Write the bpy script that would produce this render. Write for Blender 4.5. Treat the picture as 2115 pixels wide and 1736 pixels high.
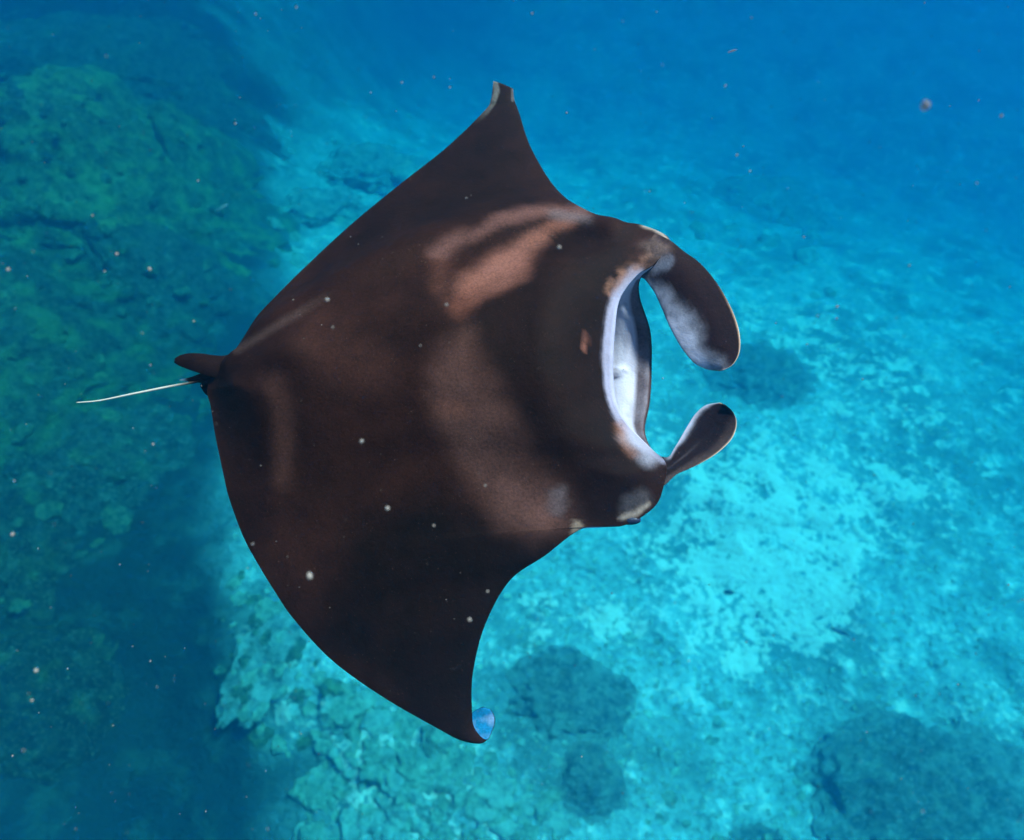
import bpy, math, random
import numpy as np
from mathutils import Vector

for o in list(bpy.data.objects):
    bpy.data.objects.remove(o, do_unlink=True)
SC = bpy.context.scene
COL = SC.collection
R = math.radians

# ------------------------------------------------------------------ camera
H = 14.0                     # camera height above the sea floor
PITCH = R(55)
HFOV = R(72)
K = 1057.5 / math.tan(HFOV / 2)
cam_d = bpy.data.cameras.new("camera")
cam_d.sensor_width = 36.0
cam_d.lens = 18.0 / math.tan(HFOV / 2)
cam_d.clip_start = 0.05
cam_d.clip_end = 600
cam = bpy.data.objects.new("camera", cam_d)
COL.objects.link(cam)
cam.location = (0, 0, H)
cam.rotation_euler = (math.pi / 2 - PITCH, 0, 0)
SC.camera = cam
D0 = 1.40                    # distance to the manta
cam_d.dof.use_dof = True
cam_d.dof.focus_distance = D0
cam_d.dof.aperture_fstop = 2.8

# ------------------------------------------------------------------ light
SUN_EL, SUN_AZ = R(59), R(66)            # azimuth from +Y towards +X
sdir = Vector((math.cos(SUN_EL) * math.sin(SUN_AZ), math.cos(SUN_EL) * math.cos(SUN_AZ), math.sin(SUN_EL)))
world = bpy.data.worlds.new("World")
SC.world = world
world.use_nodes = True
wn = world.node_tree.nodes
wn.clear()
sky = wn.new("ShaderNodeTexSky")
sky.sky_type = 'NISHITA'
sky.sun_disc = False
sky.sun_elevation = SUN_EL
sky.sun_rotation = SUN_AZ
bg = wn.new("ShaderNodeBackground")
bg.inputs[1].default_value = 0.075
wo = wn.new("ShaderNodeOutputWorld")
world.node_tree.links.new(sky.outputs[0], bg.inputs[0])
world.node_tree.links.new(bg.outputs[0], wo.inputs[0])
sun_d = bpy.data.lights.new("sun", 'SUN')
sun_d.energy = 5.0
sun_d.angle = R(8)
sun_d.color = (1.0, 0.96, 0.9)
sun = bpy.data.objects.new("sun", sun_d)
COL.objects.link(sun)
sun.rotation_euler = (-sdir).to_track_quat('-Z', 'Y').to_euler()
sun.location = (20, 20, 60)

SC.view_settings.view_transform = 'Standard'
SC.view_settings.look = 'None'
SC.view_settings.gamma = 1
SC.view_settings.use_curve_mapping = False
SC.view_settings.exposure = 1.6
SC.render.engine = 'CYCLES'
SC.cycles.max_bounces = 4
SC.cycles.diffuse_bounces = 2
SC.cycles.glossy_bounces = 1
SC.cycles.transmission_bounces = 2
SC.cycles.volume_bounces = 2
SC.cycles.transparent_max_bounces = 4
SC.cycles.use_denoising = True
SC.cycles.sample_clamp_indirect = 3

# ------------------------------------------------------------------ helpers
CAMP = np.array((0, 0, H))
RIGHT = np.array((1.0, 0, 0))
FWD = np.array((0, math.cos(PITCH), -math.sin(PITCH)))
UP = np.array((0, math.sin(PITCH), math.cos(PITCH)))


def ray(px, py):
    return FWD + (px - 1057.5) / K * RIGHT - (py - 868.0) / K * UP


def on_floor(px, py, z=0.0):
    r = ray(px, py)
    return CAMP + r * ((z - H) / r[2])


def at_dist(px, py, d):
    r = ray(px, py)
    return CAMP + r / np.linalg.norm(r) * d


def project(P):
    q = P - CAMP
    zf = q @ FWD
    return np.stack([1057.5 + (q @ RIGHT) / zf * K, 868.0 - (q @ UP) / zf * K], -1)


def _hash(ix, iy, iz, seed):
    h = (ix * 374761393 + iy * 668265263 + iz * 2147483647 + seed * 1274126177) & 0xFFFFFFFF
    h = ((h ^ (h >> 13)) * 1274126177) & 0xFFFFFFFF
    h = ((h ^ (h >> 16)) * 2246822519) & 0xFFFFFFFF
    return ((h ^ (h >> 15)) & 0xFFFF) / 65535.0 * 2 - 1


def vnoise(p, seed=0):
    """smooth value noise, p is (n,3)"""
    f = np.floor(p).astype(np.int64)
    t = p - f
    t = t * t * t * (t * (t * 6 - 15) + 10)
    out = 0
    for dx in (0, 1):
        for dy in (0, 1):
            for dz in (0, 1):
                w = (t[:, 0] if dx else 1 - t[:, 0]) * (t[:, 1] if dy else 1 - t[:, 1]) * (t[:, 2] if dz else 1 - t[:, 2])
                out = out + w * _hash(f[:, 0] + dx, f[:, 1] + dy, f[:, 2] + dz, seed)
    return out


def fbm(p, octaves=4, seed=0, gain=0.5, lac=2.03):
    a, s, out = 1.0, 1.0, 0
    for k in range(octaves):
        out = out + a * vnoise(p * s + 17.3 * k, seed + k)
        a *= gain
        s *= lac
    return out


def sstep(a, b, x):
    t = np.clip((x - a) / (b - a), 0, 1)
    return t * t * (3 - 2 * t)


def seg_dist(P, line):
    """distance of 2-D points to a polyline"""
    line = np.asarray(line, float)
    best = np.full(len(P), 1e9)
    for a, b in zip(line[:-1], line[1:]):
        ab = b - a
        t = np.clip(((P - a) @ ab) / (ab @ ab), 0, 1)
        best = np.minimum(best, np.linalg.norm(P - (a + t[:, None] * ab), axis=1))
    return best


def in_poly(P, poly):
    poly = np.asarray(poly, float)
    x, y = P[:, 0], P[:, 1]
    ins = np.zeros(len(P), bool)
    for (x0, y0), (x1, y1) in zip(poly, np.roll(poly, -1, 0)):
        c = (y0 > y) != (y1 > y)
        xi = (x1 - x0) * (y - y0) / (y1 - y0 + 1e-12) + x0
        ins ^= c & (x < xi)
    return ins


def poly_mask(P, poly, soft):
    poly = np.asarray(poly, float)
    d = seg_dist(P, np.vstack([poly, poly[:1]]))
    d = np.where(in_poly(P, poly), d, -d)
    return sstep(-soft, soft, d)


def add_mesh(name, verts, faces, mat, parent=None, smooth=True, cols=None, attr=None):
    me = bpy.data.meshes.new(name)
    me.from_pydata(np.asarray(verts).tolist(), [], faces if isinstance(faces, list) else np.asarray(faces).tolist())
    if cols is not None:
        a = me.color_attributes.new("Col", 'FLOAT_COLOR', 'POINT')
        c = np.ones((len(verts), 4), np.float32)
        c[:, :3] = cols
        a.data.foreach_set("color", c.ravel())
    if attr:
        for k, v in attr.items():
            a = me.attributes.new(k, 'FLOAT', 'POINT')
            a.data.foreach_set("value", np.asarray(v, np.float32))
    if smooth:
        me.polygons.foreach_set("use_smooth", np.ones(len(me.polygons), bool))
    me.materials.append(mat)
    me.update()
    ob = bpy.data.objects.new(name, me)
    COL.objects.link(ob)
    if parent:
        ob.parent = parent
    return ob


def tag(o, label=None, cat=None, group=None, kind=None):
    if label:
        o["label"] = label
    if cat:
        o["category"] = cat
    if group:
        o["group"] = group
    if kind:
        o["kind"] = kind
    return o


def grid_faces(nr, nc, wrap_c=False):
    r = np.arange(nr - 1)[:, None]
    c = np.arange(nc if wrap_c else nc - 1)[None, :]
    c2 = (c + 1) % nc
    return np.stack([r * nc + c, r * nc + c2, (r + 1) * nc + c2, (r + 1) * nc + c], -1).reshape(-1, 4)


def catmull(P, n):
    """uniform Catmull-Rom through the rows of P, n samples per span"""
    P = np.asarray(P, float)
    E = np.vstack([2 * P[0] - P[1], P, 2 * P[-1] - P[-2]])
    out = []
    for i in range(len(P) - 1):
        p0, p1, p2, p3 = E[i:i + 4]
        for t in np.arange(n) / n:
            out.append(0.5 * (2 * p1 + (p2 - p0) * t + (2 * p0 - 5 * p1 + 4 * p2 - p3) * t * t + (3 * p1 - p0 - 3 * p2 + p3) * t ** 3))
    out.append(P[-1])
    return np.array(out)


def resample(line, n):
    line = np.asarray(line, float)
    d = np.r_[0, np.cumsum(np.linalg.norm(np.diff(line, axis=0), axis=1))]
    q = np.linspace(0, d[-1], n)
    return np.stack([np.interp(q, d, line[:, k]) for k in range(line.shape[1])], -1)


# ------------------------------------------------------------------ materials
class NT:
    def __init__(self, name):
        self.m = bpy.data.materials.new(name)
        self.m.use_nodes = True
        self.t = self.m.node_tree
        self.t.nodes.clear()
        self.out = self.t.nodes.new("ShaderNodeOutputMaterial")

    def n(self, typ, ins=None, **props):
        nd = self.t.nodes.new(typ)
        for k, v in props.items():
            setattr(nd, k, v)
        for k, v in (ins or {}).items():
            if hasattr(v, "is_output"):
                self.t.links.new(v, nd.inputs[k])
            else:
                nd.inputs[k].default_value = v
        return nd

    def noise(self, scale, detail=4, rough=0.6, vec=None, w=None):
        ins = {"Scale": scale, "Detail": detail, "Roughness": rough}
        if vec is not None:
            ins["Vector"] = vec
        return self.n("ShaderNodeTexNoise", ins).outputs[0]

    def math(self, op, a, b=0.0, c=0.0, clamp=False):
        nd = self.n("ShaderNodeMath", {0: a, 1: b, 2: c}, operation=op)
        nd.use_clamp = clamp
        return nd.outputs[0]

    def mix(self, f, a, b, blend='MIX'):
        nd = self.n("ShaderNodeMix", data_type='RGBA', blend_type=blend)
        for k, v in ((0, f), (6, a), (7, b)):
            if hasattr(v, "is_output"):
                self.t.links.new(v, nd.inputs[k])
            else:
                nd.inputs[k].default_value = v if k == 0 else (*v, 1)
        return nd.outputs[2]

    def ramp(self, f, lo, hi):
        return self.n("ShaderNodeMapRange", {0: f, 1: lo, 2: hi, 3: 0.0, 4: 1.0}, interpolation_type='SMOOTHSTEP').outputs[0]

    def attr(self, name, kind=2):
        return self.n("ShaderNodeAttribute", attribute_name=name).outputs[kind]

    def pos(self):
        return self.n("ShaderNodeNewGeometry").outputs[0]

    def objco(self):
        return self.n("ShaderNodeTexCoord").outputs[3]

    def bsdf(self, color, rough=0.9, spec=0.1, bump=None, strength=0.5, dist=0.05, **extra):
        ins = {"Base Color": color if hasattr(color, "is_output") else (*color, 1), "Roughness": rough, "Specular IOR Level": spec}
        if bump is not None:
            ins["Normal"] = self.n("ShaderNodeBump", {"Height": bump, "Strength": strength, "Distance": dist}).outputs[0]
        ins.update(extra)
        b = self.n("ShaderNodeBsdfPrincipled", ins)
        self.t.links.new(b.outputs[0], self.out.inputs[0])
        return self.m


def mat_seabed():
    m = NT("seabed_sand_and_rubble")
    p = m.pos()
    big = m.noise(0.35, 5, 0.6, p)
    mid = m.noise(1.6, 6, 0.65, p)
    fine = m.noise(7.0, 5, 0.7, p)
    sand = m.attr("sand")
    # ragged sand patches: attribute + noise, thresholded
    s = m.math('MULTIPLY_ADD', m.math('SUBTRACT', mid, 0.5), 2.2, sand)
    s = m.math('MULTIPLY_ADD', m.math('SUBTRACT', fine, 0.5), 2.0, s)
    smask = m.math('MULTIPLY', m.ramp(s, 0.43, 0.66), 0.95)
    turf = m.mix(m.ramp(fine, 0.25, 0.75), (0.13, 0.15, 0.13), (0.46, 0.49, 0.44))
    turf = m.mix(m.math('MULTIPLY', m.ramp(big, 0.42, 0.62), 0.72), turf, (0.10, 0.125, 0.10))
    turf = m.mix(m.math('MULTIPLY', m.ramp(mid, 0.50, 0.66), 0.6), turf, (0.56, 0.58, 0.53))
    turf = m.mix(m.ramp(m.noise(19.0, 3, 0.7, p), 0.62, 0.72), turf, (0.62, 0.64, 0.60))
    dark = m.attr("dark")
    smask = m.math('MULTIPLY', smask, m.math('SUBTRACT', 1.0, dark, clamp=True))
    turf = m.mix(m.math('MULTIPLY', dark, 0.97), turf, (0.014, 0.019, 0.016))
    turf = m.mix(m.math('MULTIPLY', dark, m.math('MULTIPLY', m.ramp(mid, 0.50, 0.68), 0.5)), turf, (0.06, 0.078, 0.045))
    sandc = m.mix(m.ramp(fine, 0.3, 0.7), (0.78, 0.50, 0.40), (0.92, 0.61, 0.50))
    col = m.mix(smask, turf, sandc)
    h = m.math('MULTIPLY_ADD', mid, 1.0, m.math('MULTIPLY', fine, 0.6))
    return m.bsdf(col, 0.95, 0.05, h, 0.9, 0.25)


def mat_rock(name, lo, hi, crust, crust_amt=0.5, speck=(0.5, 0.52, 0.42), scale=1.0, rimcol=None):
    m = NT(name)
    p = m.pos()
    n1 = m.noise(0.9 * scale, 6, 0.65, p)
    n2 = m.noise(4.0 * scale, 6, 0.7, p)
    n3 = m.noise(14.0 * scale, 4, 0.7, p)
    col = m.mix(m.ramp(n2, 0.3, 0.7), lo, hi)
    col = m.mix(m.ramp(n1, 0.62 - 0.25 * crust_amt, 0.75 - 0.2 * crust_amt), col, crust)
    n4 = m.noise(2.2 * scale, 5, 0.75, p)
    col = m.mix(m.math('MULTIPLY', m.ramp(n4, 0.52, 0.40), 0.6), col, tuple(0.5 * c for c in lo))
    col = m.mix(m.math('MULTIPLY', m.ramp(n4, 0.54, 0.68), 0.35), col, speck)
    col = m.mix(m.ramp(n3, 0.56, 0.66), col, speck)
    if rimcol:
        rim = m.math('MULTIPLY_ADD', m.math('SUBTRACT', n1, 0.5), 0.7, m.attr("rim"))
        rim = m.math('MULTIPLY_ADD', m.math('SUBTRACT', n2, 0.5), 0.5, rim)
        col = m.mix(m.ramp(rim, 0.55, 0.98), col, m.mix(m.ramp(n2, 0.3, 0.7), tuple(0.6 * c for c in rimcol), rimcol))
    h = m.math('MULTIPLY_ADD', n2, 1.0, m.math('MULTIPLY', n3, 0.5))
    return m.bsdf(col, 0.95, 0.05, h, 1.0, 0.3)


def mat_skin():
    m = NT("manta_skin")
    p = m.pos()
    col = m.attr("Col", 0)
    n1 = m.noise(14.0, 6, 0.68, p)
    n2 = m.noise(210.0, 3, 0.7, p)
    pale = m.n("ShaderNodeMapRange", {0: m.n("ShaderNodeRGBToBW", {0: col}).outputs[0], 1: 0.03, 2: 0.18, 3: 1.0, 4: 0.15}).outputs[0]
    v = m.math('MULTIPLY', m.math('SUBTRACT', n1, 0.5), 1.2)
    v = m.math('MULTIPLY_ADD', m.math('SUBTRACT', n2, 0.5), 1.6, v)
    v = m.math('MULTIPLY_ADD', v, pale, 1.0)
    c = m.n("ShaderNodeVectorMath", {0: col, 3: v}, operation='SCALE').outputs[0]
    sp = m.ramp(m.noise(330.0, 2, 0.5, p), 0.70, 0.78)
    c = m.mix(m.math('MULTIPLY', sp, 0.35), c, (0.16, 0.10, 0.09))
    h = m.math('MULTIPLY_ADD', n1, 0.6, m.math('MULTIPLY', n2, 0.12))
    return m.bsdf(c, 0.7, 0.035, h, 0.25, 0.02)


def mat_plain(name, color, rough=0.8, spec=0.2, amt=0.4, scale=20.0, **extra):
    m = NT(name)
    n1 = m.noise(scale, 4, 0.6, m.objco())
    c = m.mix(n1, tuple(x * (1 - amt) for x in color), tuple(min(1, x * (1 + amt)) for x in color))
    return m.bsdf(c, rough, spec, n1, 0.3, 0.01, **extra)


# ------------------------------------------------------------------ water (the haze box)
BOT = -17.0
hz = NT("water_haze")
DENS = 0.2
pv = hz.n("ShaderNodeVolumePrincipled", {"Density": DENS, "Anisotropy": 0.85})
S_SC = (0.0005, 0.0168, 0.0365)
S_AB = (0.130, 0.0245, 0.0078)
colr = [s / DENS for s in S_SC]
absc = [max(0.0, 1 - a / (DENS * (1 - c))) ** 2 for a, c in zip(S_AB, colr)]
pv.inputs["Color"].default_value = (*colr, 1)
pv.inputs["Absorption Color"].default_value = (*absc, 1)
hz.t.links.new(pv.outputs[0], hz.out.inputs[1])
hz.m.cycles.homogeneous_volume = True
x0, x1, y0, y1, z0, z1 = -190, 190, -190, 190, BOT, H + 0.6
hv = [(x, y, z) for z in (z0, z1) for y in (y0, y1) for x in (x0, x1)]
hf = [(0, 2, 3, 1), (4, 5, 7, 6), (0, 1, 5, 4), (2, 6, 7, 3), (0, 4, 6, 2), (1, 3, 7, 5)]
haze = add_mesh("haze", hv, hf, hz.m, smooth=False)
tag(haze, "clear blue sea water filling the whole view", "water", kind="stuff")

# ------------------------------------------------------------------ sea floor
xs = np.r_[-180, -120, -80, -55, -42, -34, np.arange(-29, 29.01, 0.11), 34, 42, 55, 80, 120, 180]
ys = np.r_[-180, -120, -80, -50, -30, -16, -8, -4, np.arange(-1.5, 44.01, 0.11), 48, 56, 70, 95, 130, 180]


def floor_z(x, y):
    p = np.stack([x, y, 0 * x], -1)
    z = 0.55 * fbm(p * 0.16, 4, 3)
    z = z + 0.16 * np.abs(fbm(p * 0.8, 3, 9)) + 0.05 * fbm(p * 3.1, 2, 21)
    z = z - 11.5 * sstep(9, 48, y + 0.42 * x) * sstep(-15, -4, x)                 # falls away ahead and to the right
    z = z + 2.2 * sstep(-6, -13, x) * sstep(46, 20, y)                           # rises into the reef on the left
    return z


X, Y = np.meshgrid(xs, ys)
xf, yf = X.ravel(), Y.ravel()
zf = floor_z(xf, yf)
FP = project(np.stack([xf, yf, zf], -1))
fr = (np.stack([xf, yf, zf], -1) - CAMP) @ FWD > 1
# sand, weed and painted darkness, laid out on the ground
SAND = [([(1390, 930), (1560, 905), (1700, 930), (1960, 980), (1990, 1010), (1800, 1090), (1800, 1230), (1700, 1350), (1500, 1420), (1400, 1350), (1340, 1180)], 60, 0.36),
        ([(1440, 1060), (1620, 1050), (1740, 1180), (1760, 1300), (1560, 1290), (1460, 1180)], 60, 0.20),
        ([(1460, 600), (1700, 640), (1720, 720), (1520, 660)], 40, 0.30),
        ([(1620, 700), (1900, 760), (1950, 900), (1700, 880)], 60, 0.26),
        ([(1030, 1200), (1330, 1220), (1330, 1330), (1080, 1310)], 40, 0.34),
        ([(720, 1480), (960, 1540), (1010, 1736), (640, 1736)], 60, 0.44),
        ([(470, 1250), (580, 1250), (600, 1420), (560, 1560)], 30, 0.42)]
pp = FP.copy()
sand = np.full(len(xf), 0.22)
g3 = np.stack([xf, yf, 0 * xf], -1)
jit = np.stack([fbm(g3 * 0.9, 3, 31), fbm(g3 * 0.9, 3, 41)], -1) * 45
for poly, soft, a in SAND:
    sand += a * np.where(fr, poly_mask(pp + jit, poly, soft), 0)
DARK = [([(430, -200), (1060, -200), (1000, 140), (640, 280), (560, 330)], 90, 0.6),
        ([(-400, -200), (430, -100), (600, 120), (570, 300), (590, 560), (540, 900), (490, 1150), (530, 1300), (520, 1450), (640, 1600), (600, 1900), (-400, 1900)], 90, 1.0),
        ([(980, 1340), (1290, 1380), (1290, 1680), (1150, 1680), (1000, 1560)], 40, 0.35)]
dark = np.zeros(len(xf))  # left side: dark weedy reef, plus shade and corner fall-off painted in
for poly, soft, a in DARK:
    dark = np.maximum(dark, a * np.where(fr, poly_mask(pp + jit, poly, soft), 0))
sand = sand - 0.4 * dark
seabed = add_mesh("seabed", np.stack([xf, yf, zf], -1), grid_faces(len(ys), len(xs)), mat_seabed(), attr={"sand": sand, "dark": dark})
tag(seabed, "pale sand and turf covered sea floor sloping off into blue water", kind="structure")

# ------------------------------------------------------------------ boulders and reef
import bmesh


def ico(sub):
    bm = bmesh.new()
    bmesh.ops.create_icosphere(bm, subdivisions=sub, radius=1)
    v = np.array([x.co[:] for x in bm.verts])
    f = [tuple(q.index for q in t.verts) for t in bm.faces]
    bm.free()
    return v, f


ICO = {k: ico(k) for k in (1, 2, 3, 5, 6)}


def boulder(name, label, cat, px, py, r, mat, seed, z=None, sub=6, amp=0.28, flat=1.0, rot=0.0, group=None, knob=0.06):
    base = on_floor(px, py, z if z is not None else 0.0)
    if z is None:
        for _ in range(6):
            base = on_floor(px, py, float(floor_z(base[:1], base[1:2])[0]))
    v, f = ICO[sub]
    n1 = fbm(v * 1.3 + seed * 7.7, 3, seed)
    n2 = np.abs(fbm(v * 4.0 + seed * 3.1, 3, seed + 50))
    n3 = fbm(v * 11.0 + seed, 3, seed + 90)
    d = 1 + amp * n1 + amp * 0.5 * (n2 - 0.3) + knob * n3
    w = v * d[:, None] * np.array(r)
    if mat is not M_PALE:                                    # overgrown mounds slope gently into the sea floor
        rad = np.linalg.norm(v[:, :2], axis=1)
        w[:, 2] = np.where(v[:, 2] >= 0, (0.5 + 0.5 * np.cos(math.pi * rad)) ** 0.8 * (0.55 + 0.45 * d) * r[2] * 1.25 + 0.10 * r[2] * (n2 + 2 * knob * n3) - 0.06, -0.12 - 0.2 * np.abs(v[:, 2]))
    w[:, 2] = np.where(w[:, 2] < 0, w[:, 2] * 0.6, w[:, 2] * flat)
    c, s = math.cos(rot), math.sin(rot)
    w = np.stack([w[:, 0] * c - w[:, 1] * s, w[:, 0] * s + w[:, 1] * c, w[:, 2]], -1)
    if mat is not M_PALE:
        w[:, 2] += floor_z(w[:, 0] + base[0], w[:, 1] + base[1]) - base[2]     # lies on the uneven bottom all round
    ob = add_mesh(name, w, f, mat, attr={"rim": np.linalg.norm(v[:, :2], axis=1)})
    ob.location = base
    return tag(ob, label, cat, group)


M_REEF = mat_rock("green_reef_rock", (0.025, 0.036, 0.022), (0.10, 0.125, 0.075), (0.13, 0.18, 0.055), 0.65, (0.27, 0.31, 0.20), 1.5)
M_MOSS = mat_rock("mossy_reef_rock", (0.04, 0.055, 0.03), (0.16, 0.20, 0.09), (0.19, 0.245, 0.075), 0.7, (0.36, 0.42, 0.22), 1.5)
M_REEF2 = mat_rock("teal_reef_rock", (0.025, 0.036, 0.028), (0.11, 0.135, 0.09), (0.11, 0.15, 0.06), 0.4, (0.34, 0.37, 0.28), 1.5)
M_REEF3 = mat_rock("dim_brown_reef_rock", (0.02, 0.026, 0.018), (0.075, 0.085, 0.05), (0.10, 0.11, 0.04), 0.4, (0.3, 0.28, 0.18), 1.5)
M_PALE = mat_rock("pale_reef_rock", (0.16, 0.19, 0.15), (0.50, 0.53, 0.45), (0.56, 0.58, 0.50), 0.5, (0.7, 0.7, 0.6), 1.6)
M_DARK = mat_rock("dark_weedy_rock", (0.09, 0.11, 0.09), (0.27, 0.30, 0.25), (0.30, 0.34, 0.26), 0.4, (0.5, 0.52, 0.45), 1.6, (0.42, 0.44, 0.38))

boulder("reef_outcrop", "big green weed-covered reef outcrop on the upper left slope", "reef", 165, 335, (4.1, 4.2, 1.7), M_MOSS, 1, amp=0.24, knob=0.02)
boulder("reef_outcrop", "rounded green outcrop forming the right edge of the upper left reef", "reef", 385, 330, (1.5, 2.3, 1.5), M_MOSS, 2, amp=0.24, knob=0.02)
boulder("reef_outcrop", "dark teal reef shelf at the left edge level with the manta tail", "reef", 60, 720, (3.2, 3.6, 0.8), M_REEF, 3, amp=0.24, knob=0.02)
boulder("reef_outcrop", "low blue-green reef mound left of the manta trailing edge", "reef", 330, 560, (2.2, 2.0, 0.6), M_REEF2, 4, amp=0.24, knob=0.02)
boulder("reef_outcrop", "faint teal reef ridge at the top left corner", "reef", 120, 110, (6.5, 3.5, 0.6), M_REEF2, 5, amp=0.24, knob=0.02)
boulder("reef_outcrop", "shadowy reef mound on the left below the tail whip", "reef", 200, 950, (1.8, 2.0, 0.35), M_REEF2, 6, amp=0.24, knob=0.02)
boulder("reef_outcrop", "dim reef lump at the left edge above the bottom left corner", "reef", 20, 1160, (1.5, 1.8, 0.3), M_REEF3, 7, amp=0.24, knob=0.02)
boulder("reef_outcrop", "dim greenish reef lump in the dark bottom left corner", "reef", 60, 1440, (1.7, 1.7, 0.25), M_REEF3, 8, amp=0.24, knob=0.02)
boulder("pale_rock", "pale turquoise rock behind the trailing edge of the upper wing", "rock", 760, 370, (2.1, 1.6, 0.8), M_PALE, 9)
boulder("pale_rock", "smaller pale rock lower left of the rock behind the upper wing", "rock", 650, 440, (1.5, 1.2, 0.5), M_PALE, 10)
boulder("pale_rock", "bright wedge-shaped rock left of the lower wing", "rock", 545, 1360, (0.5, 1.2, 0.2), M_PALE, 11, rot=-0.35, amp=0.3)
boulder("dark_boulder", "smooth dark oval boulder below the lower wing tip", "boulder", 1222, 1610, (0.75, 0.85, 0.35), M_DARK, 12, amp=0.1, knob=0.02)
boulder("dark_boulder", "broad dark weedy boulder right of the lower wing tip", "boulder", 1160, 1440, (1.35, 1.0, 0.3), M_DARK, 13, amp=0.3, knob=0.03)
boulder("dark_boulder", "large dark weedy boulder in the lower right corner", "boulder", 1890, 1630, (1.9, 1.6, 0.5), M_DARK, 14, amp=0.26, knob=0.03)
boulder("dark_boulder", "dark boulder cut off by the bottom edge right of the oval boulder", "boulder", 1570, 1760, (0.7, 0.5, 0.25), M_DARK, 15, amp=0.2)
boulder("dark_boulder", "dim rounded boulder behind the upper curled head fin", "boulder", 1560, 770, (1.6, 1.4, 0.3), M_DARK, 16, amp=0.25)
boulder("pale_rock", "hazy light rock in the blue distance above the upper head fin", "rock", 1580, 430, (2.3, 2.2, 0.35), M_PALE, 17)

# knobbly coral heads, each its own object, sharing a few meshes
from mathutils.bvhtree import BVHTree
rng = np.random.default_rng(7)
_bv, _bf = [], []
for ob in [o for o in COL.objects if o.name.split(".")[0] in ("reef_outcrop", "pale_rock", "dark_boulder", "seabed")]:
    n0 = len(_bv)
    L3 = ob.location
    _bv.extend([v.co + L3 for v in ob.data.vertices])
    _bf.extend([[n0 + k for k in p.vertices] for p in ob.data.polygons])
GROUND = BVHTree.FromPolygons(_bv, _bf)
del _bv, _bf


def knob_mesh(name, mat, seed, sub=3, rough=0.3):
    v, f = ICO[sub]
    d = 1 + 0.3 * fbm(v * 1.5 + seed * 5.1, 2, seed) + rough * np.abs(fbm(v * 3.2 + seed * 2.3, 2, seed + 7))
    w = v * d[:, None]
    w[:, 2] *= 0.75
    me = bpy.data.meshes.new(name)
    me.from_pydata(w.tolist(), [], f)
    me.polygons.foreach_set("use_smooth", np.ones(len(f), bool))
    me.materials.append(mat)
    return me


def scatter(poly, n, gap, tries=3000):
    poly = np.asarray(poly, float)
    lo, hi = poly.min(0), poly.max(0)
    q = lo + rng.random((tries, 2)) * (hi - lo)
    q = q[in_poly(q, poly)]
    pts = []
    for a in q:
        hit = GROUND.ray_cast(Vector(CAMP), Vector(ray(*a)).normalized())[0]
        if hit is None:
            continue
        P = np.array(hit)
        if all((P[0] - o[0]) ** 2 + (P[1] - o[1]) ** 2 > gap * gap for o in pts):
            pts.append(P)
            if len(pts) >= n:
                break
    return pts


def coral_field(name, labels, cat, group, poly, n, gap, r0, r1, mats, nmesh=6, rough=0.3, sink=0.15):
    """labels: one per material, so that pale and dark ones are told apart; bigger and smaller ones too"""
    meshes = [knob_mesh(name, mats[k % len(mats)], 100 + k + int(poly[0][0]), rough=rough) for k in range(nmesh)]
    for P in scatter(poly, n, gap):
        k = int(rng.integers(nmesh))
        ob = bpy.data.objects.new(name, meshes[k])
        COL.objects.link(ob)
        r = r0 + (r1 - r0) * rng.random() ** 1.8
        ob.location = P - np.array((0, 0, sink * r))
        ob.scale = (r * rng.uniform(0.7, 1.5), r * rng.uniform(0.7, 1.5), r * rng.uniform(0.5, 1.1))
        ob.rotation_euler = (rng.uniform(-.35, .35), rng.uniform(-.35, .35), rng.uniform(0, 6.28))
        size = "large" if r > r0 + 0.5 * (r1 - r0) else "small"
        tag(ob, size + " " + labels[k % len(mats)], cat, group)


M_COR1 = mat_rock("pale_green_coral", (0.24, 0.29, 0.20), (0.62, 0.66, 0.44), (0.64, 0.68, 0.46), 0.4, (0.8, 0.82, 0.7), 2.4)
M_COR2 = mat_rock("bleached_coral", (0.36, 0.40, 0.33), (0.78, 0.80, 0.62), (0.76, 0.80, 0.6), 0.5, (0.84, 0.86, 0.7), 2.4)
M_COR3 = mat_rock("olive_coral", (0.06, 0.08, 0.05), (0.22, 0.27, 0.13), (0.28, 0.34, 0.12), 0.4, (0.48, 0.52, 0.34), 2.4)
coral_field("coral", ["pale green coral head in the bright coral field under the lower wing", "pale green coral head in the bright coral field under the lower wing", "bleached white coral head in the bright coral field under the lower wing"],
            "coral", "coral heads under the lower wing",
            [(690, 1430), (760, 1400), (940, 1530), (1150, 1640), (1160, 1740), (620, 1740), (660, 1560)], 170, 0.12, 0.06, 0.23, [M_COR1, M_COR1, M_COR2], rough=0.45, sink=0.3)
coral_field("coral", ["pale green coral head on the slope left of the lower wing", "olive coral head on the slope left of the lower wing"], "coral", "coral heads left of the lower wing",
            [(480, 1150), (510, 1190), (640, 1340), (690, 1420), (640, 1560), (560, 1560), (440, 1400)], 50, 0.16, 0.05, 0.17, [M_COR1, M_COR3], rough=0.45, sink=0.3)
coral_field("coral", ["pale turquoise coral knob on the turf right of the lower wing tip", "bleached coral knob on the turf right of the lower wing tip"], "coral", "coral knobs right of the wing tip",
            [(1060, 1330), (1320, 1290), (1480, 1420), (1660, 1600), (1650, 1740), (1330, 1740), (1320, 1500)], 45, 0.2, 0.04, 0.11, [M_COR1, M_COR2], rough=0.5, sink=0.4)
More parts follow.
